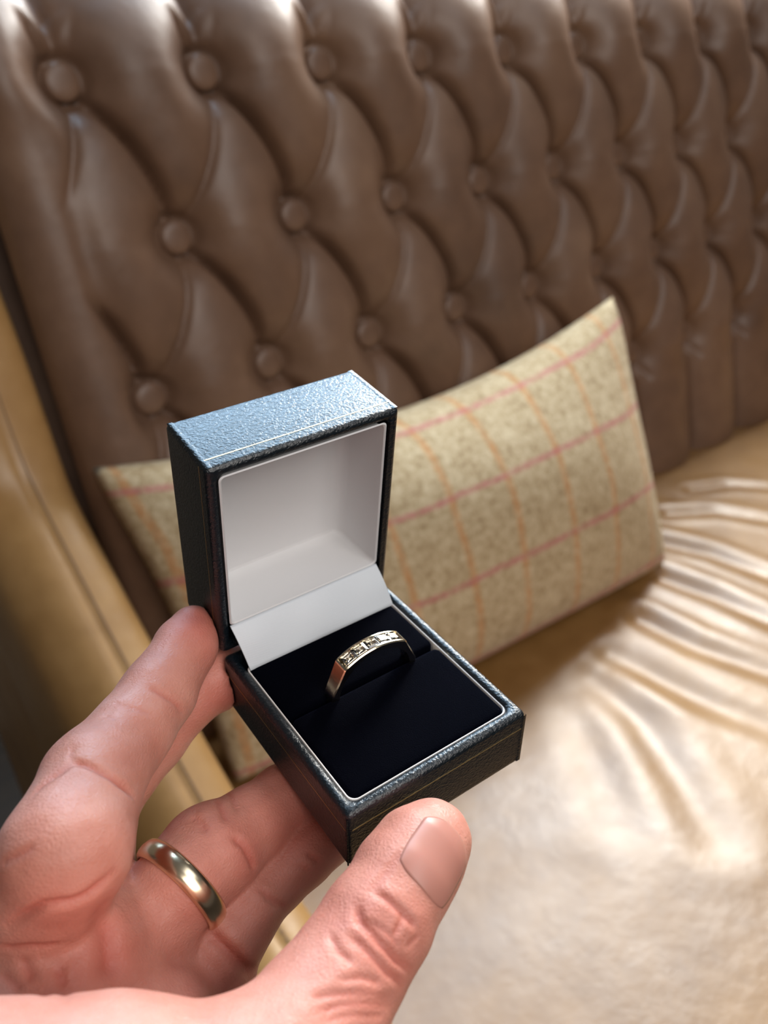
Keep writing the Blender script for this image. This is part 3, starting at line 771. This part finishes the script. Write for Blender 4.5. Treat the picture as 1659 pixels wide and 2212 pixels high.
def build_hand():
    lo = np.array([-178., 14., 22.]); hi = np.array([30., 264., 238.])
    V, Q = surface_nets(hand_sdf, lo, hi, .80)
    T = np.cross(V[Q[:, 1]] - V[Q[:, 0]], V[Q[:, 2]] - V[Q[:, 0]])
    if (T * V[Q[:, 0]]).sum() < 0: Q = Q[:, ::-1]
    me = bpy.data.meshes.new('hand_cage'); me.from_pydata(V.tolist(), [], Q.tolist())
    tmp = bpy.data.objects.new('hand_cage', me); C.objects.link(tmp)
    sub = tmp.modifiers.new('s', 'SUBSURF'); sub.levels = 1; sub.render_levels = 1
    dg = bpy.context.evaluated_depsgraph_get(); dg.update()
    me2 = bpy.data.meshes.new_from_object(tmp.evaluated_get(dg)); me2.name = 'hand'
    bpy.data.objects.remove(tmp); bpy.data.meshes.remove(me)
    n = len(me2.vertices); P = np.zeros(n * 3); me2.vertices.foreach_get('co', P); P = P.reshape(-1, 3)
    G = np.zeros(n * 3, np.float32); me2.vertex_normals.foreach_get('vector', G); G = G.reshape(-1, 3)
    flat = march([p for c in CREASES for p in c[0]] + [f_[0] for f_ in FLUSH]); at_ = 0
    disp = np.zeros(n); cre = np.zeros(n)
    for pts, w, dep in CREASES:
        q = flat[at_:at_ + len(pts)]; at_ += len(pts); q = q[~np.isnan(q[:, 0])]
        if len(q) < 2: continue
        near = np.flatnonzero(((P > q.min(0) - 5) & (P < q.max(0) + 5)).all(1)); R = P[near]
        dist = np.full(len(near), 1e9); tp = np.zeros(len(near))
        for k in range(len(q) - 1):
            a, b = q[k], q[k + 1]; ab = b - a
            if np.linalg.norm(ab) > 25: continue
            t = np.clip((R - a) @ ab / (ab @ ab), 0, 1); dd = np.linalg.norm(R - a - t[:, None] * ab, axis=1)
            tp = np.where(dd < dist, (k + t) / (len(q) - 1), tp); dist = np.minimum(dist, dd)
        fade = np.clip(np.minimum(tp, 1 - tp) * 5 + .25, 0, 1)
        g = np.exp(-(dist / w) ** 2) * fade
        disp[near] += -dep * g + .12 * dep * np.exp(-((dist - 2.2 * w) / (1.2 * w)) ** 2) * fade
        cre[near] = np.maximum(cre[near], g * min(1, dep / .6))
    # gentle unevenness of the skin
    disp += .10 * np.sin(P[:, 0] * .55 + P[:, 1] * .35) * np.sin(P[:, 1] * .62 - P[:, 2] * .31)
    disp *= np.clip(np.linalg.norm(P - (NC + TN_N * 9), axis=1) / 4 - 1.3, 0, 1)      # calm under the nail plate
    keep = np.clip(sdf_box(P) / .8, 0, 1)
    P = P + G * (disp * keep)[:, None]
    fl = np.zeros(n)
    for (px, py), r, s in FLUSH:
        c = flat[at_]; at_ += 1
        if np.isnan(c[0]): continue
        fl = np.maximum(fl, s * np.exp(-(np.linalg.norm(P - c, axis=1) / r) ** 2))
    Wd = to_world(P); org = to_world(WR)
    me2.vertices.foreach_set('co', (Wd - org).ravel())
    for nm, arr in (('flush', fl), ('crease', cre)):
        at = me2.attributes.new(nm, 'FLOAT', 'POINT'); at.data.foreach_set('value', arr.astype(np.float32))
    me2.polygons.foreach_set('use_smooth', [True] * len(me2.polygons))
    me2.materials.clear(); me2.materials.append(M_skin)
    o = bpy.data.objects.new('hand', me2); C.objects.link(o); o.location = org; me2.update()
    tag(o, 'left hand, palm towards the viewer, gripping the ring box between thumb and fingers', 'hand')
    return o, org
hand, HORG = build_hand()

# thumb nail: curved plate following the side of the thumb tip
def nail(name, ctr, ax, nn, L, half_ang, rad, mat):
    ss = np.cross(ax, nn); nu, nv = 26, 22
    u, w = np.meshgrid(np.linspace(-1, 1, nu), np.linspace(-1, 1, nv), indexing='ij'); u, w = u.ravel(), w.ravel()
    lim = 1 - np.abs(w) ** 3.2 * np.where(u > 0, .34, .22)       # rounded free end, flatter root
    x = u * L / 2 * lim; th = w * half_ang * (1 - .10 * np.clip(-u, 0, 1) ** 2)
    dirv = nn * np.cos(th)[:, None] + ss * np.sin(th)[:, None]; p0 = np.array(ctr) + ax * x[:, None]
    lo_, hi_ = np.zeros(len(u)), np.full(len(u), 16.)
    for _ in range(22):
        m_ = (lo_ + hi_) / 2; ins = hand_sdf(p0 + dirv * m_[:, None]) < 0
        lo_ = np.where(ins, m_, lo_); hi_ = np.where(ins, hi_, m_)
    off = .20 * (1 - np.maximum(np.abs(u), np.abs(w)) ** 5) + .06
    v = np.concatenate([p0 + dirv * (lo_ + off)[:, None], p0 + dirv * (lo_ - .45)[:, None]])
    f = grid_faces(nu, nv) + [q[::-1] for q in grid_faces(nu, nv, off=nu * nv)]
    N = nu * nv
    for a in range(nu - 1): f += [(a * nv, N + a * nv, N + (a + 1) * nv, (a + 1) * nv), (a * nv + nv - 1, (a + 1) * nv + nv - 1, N + (a + 1) * nv + nv - 1, N + a * nv + nv - 1)]
    for b in range(nv - 1): f += [(b, b + 1, N + b + 1, N + b), ((nu - 1) * nv + b, N + (nu - 1) * nv + b, N + (nu - 1) * nv + b + 1, (nu - 1) * nv + b + 1)]
    o = mesh_obj(name, to_world(np.array(v)) - HORG, f, mat, hand); fix_normals(o); return o
nail('thumbnail', NC, TN_AX, TN_N, 15.0, .74, 9, M_nail)

# ------------------------------------------------------------------ wedding band on the ring finger
def band():
    a, b = K(*FING['ring'][1][:3]), K(*FING['ring'][3][:3]); ax = (b - a) / np.linalg.norm(b - a)
    c = K(391, 1911, 182.7); tmp = np.array([0, 0, 1.]); e1 = np.cross(ax, tmp); e1 /= np.linalg.norm(e1); e2 = np.cross(ax, e1)
    ri = 10.75; n = 96
    prof = [(-2.5, 0), (-2.45, .45), (-2.0, .95), (-1.2, 1.28), (0, 1.42), (1.2, 1.28), (2.0, .95), (2.45, .45), (2.5, 0), (1.2, -.12), (-1.2, -.12)]
    v = []; m = len(prof)
    for k in range(n):
        t = 2 * math.pi * k / n; d = e1 * math.cos(t) + e2 * math.sin(t)
        for x, r in prof: v.append(c + ax * x + d * (ri + r))
    f = [(k * m + q, ((k + 1) % n) * m + q, ((k + 1) % n) * m + (q + 1) % m, k * m + (q + 1) % m) for k in range(n) for q in range(m)]
    loc = to_world(c)
    o = mesh_obj('wedding_band', to_world(np.array(v)), f, M_palegold, None, True, loc); fix_normals(o)
    tag(o, 'plain polished gold wedding band worn on the ring finger', 'ring')
band()

# ------------------------------------------------------------------ pieces that belong to a part hang under it
def kids(o, n): return [c for c in o.children if c.name.split('.')[0] == n]
base_o = kids(ring_box, 'base_shell')[0]
gl = sorted(kids(ring_box, 'gold_line'), key=lambda c: c.name); cw = sorted(kids(ring_box, 'corner_wrap'), key=lambda c: c.name)
for c in gl[:3] + cw[2:] + kids(ring_box, 'velvet_pad') + kids(ring_box, 'card_edge'): c.parent = base_o
for c in gl[3:] + cw[:2] + kids(ring_box, 'lid_lining') + kids(ring_box, 'lid_lip'): c.parent = lid_o
back_o = kids(sofa, 'backrest')[0]
for c in kids(sofa, 'button'): c.parent = back_o
arms = sorted(kids(sofa, 'armrest'), key=lambda c: c.name); sts = sorted(kids(sofa, 'arm_stitching'), key=lambda c: c.name)
for a_, s_ in zip(arms, sts): s_.parent = a_
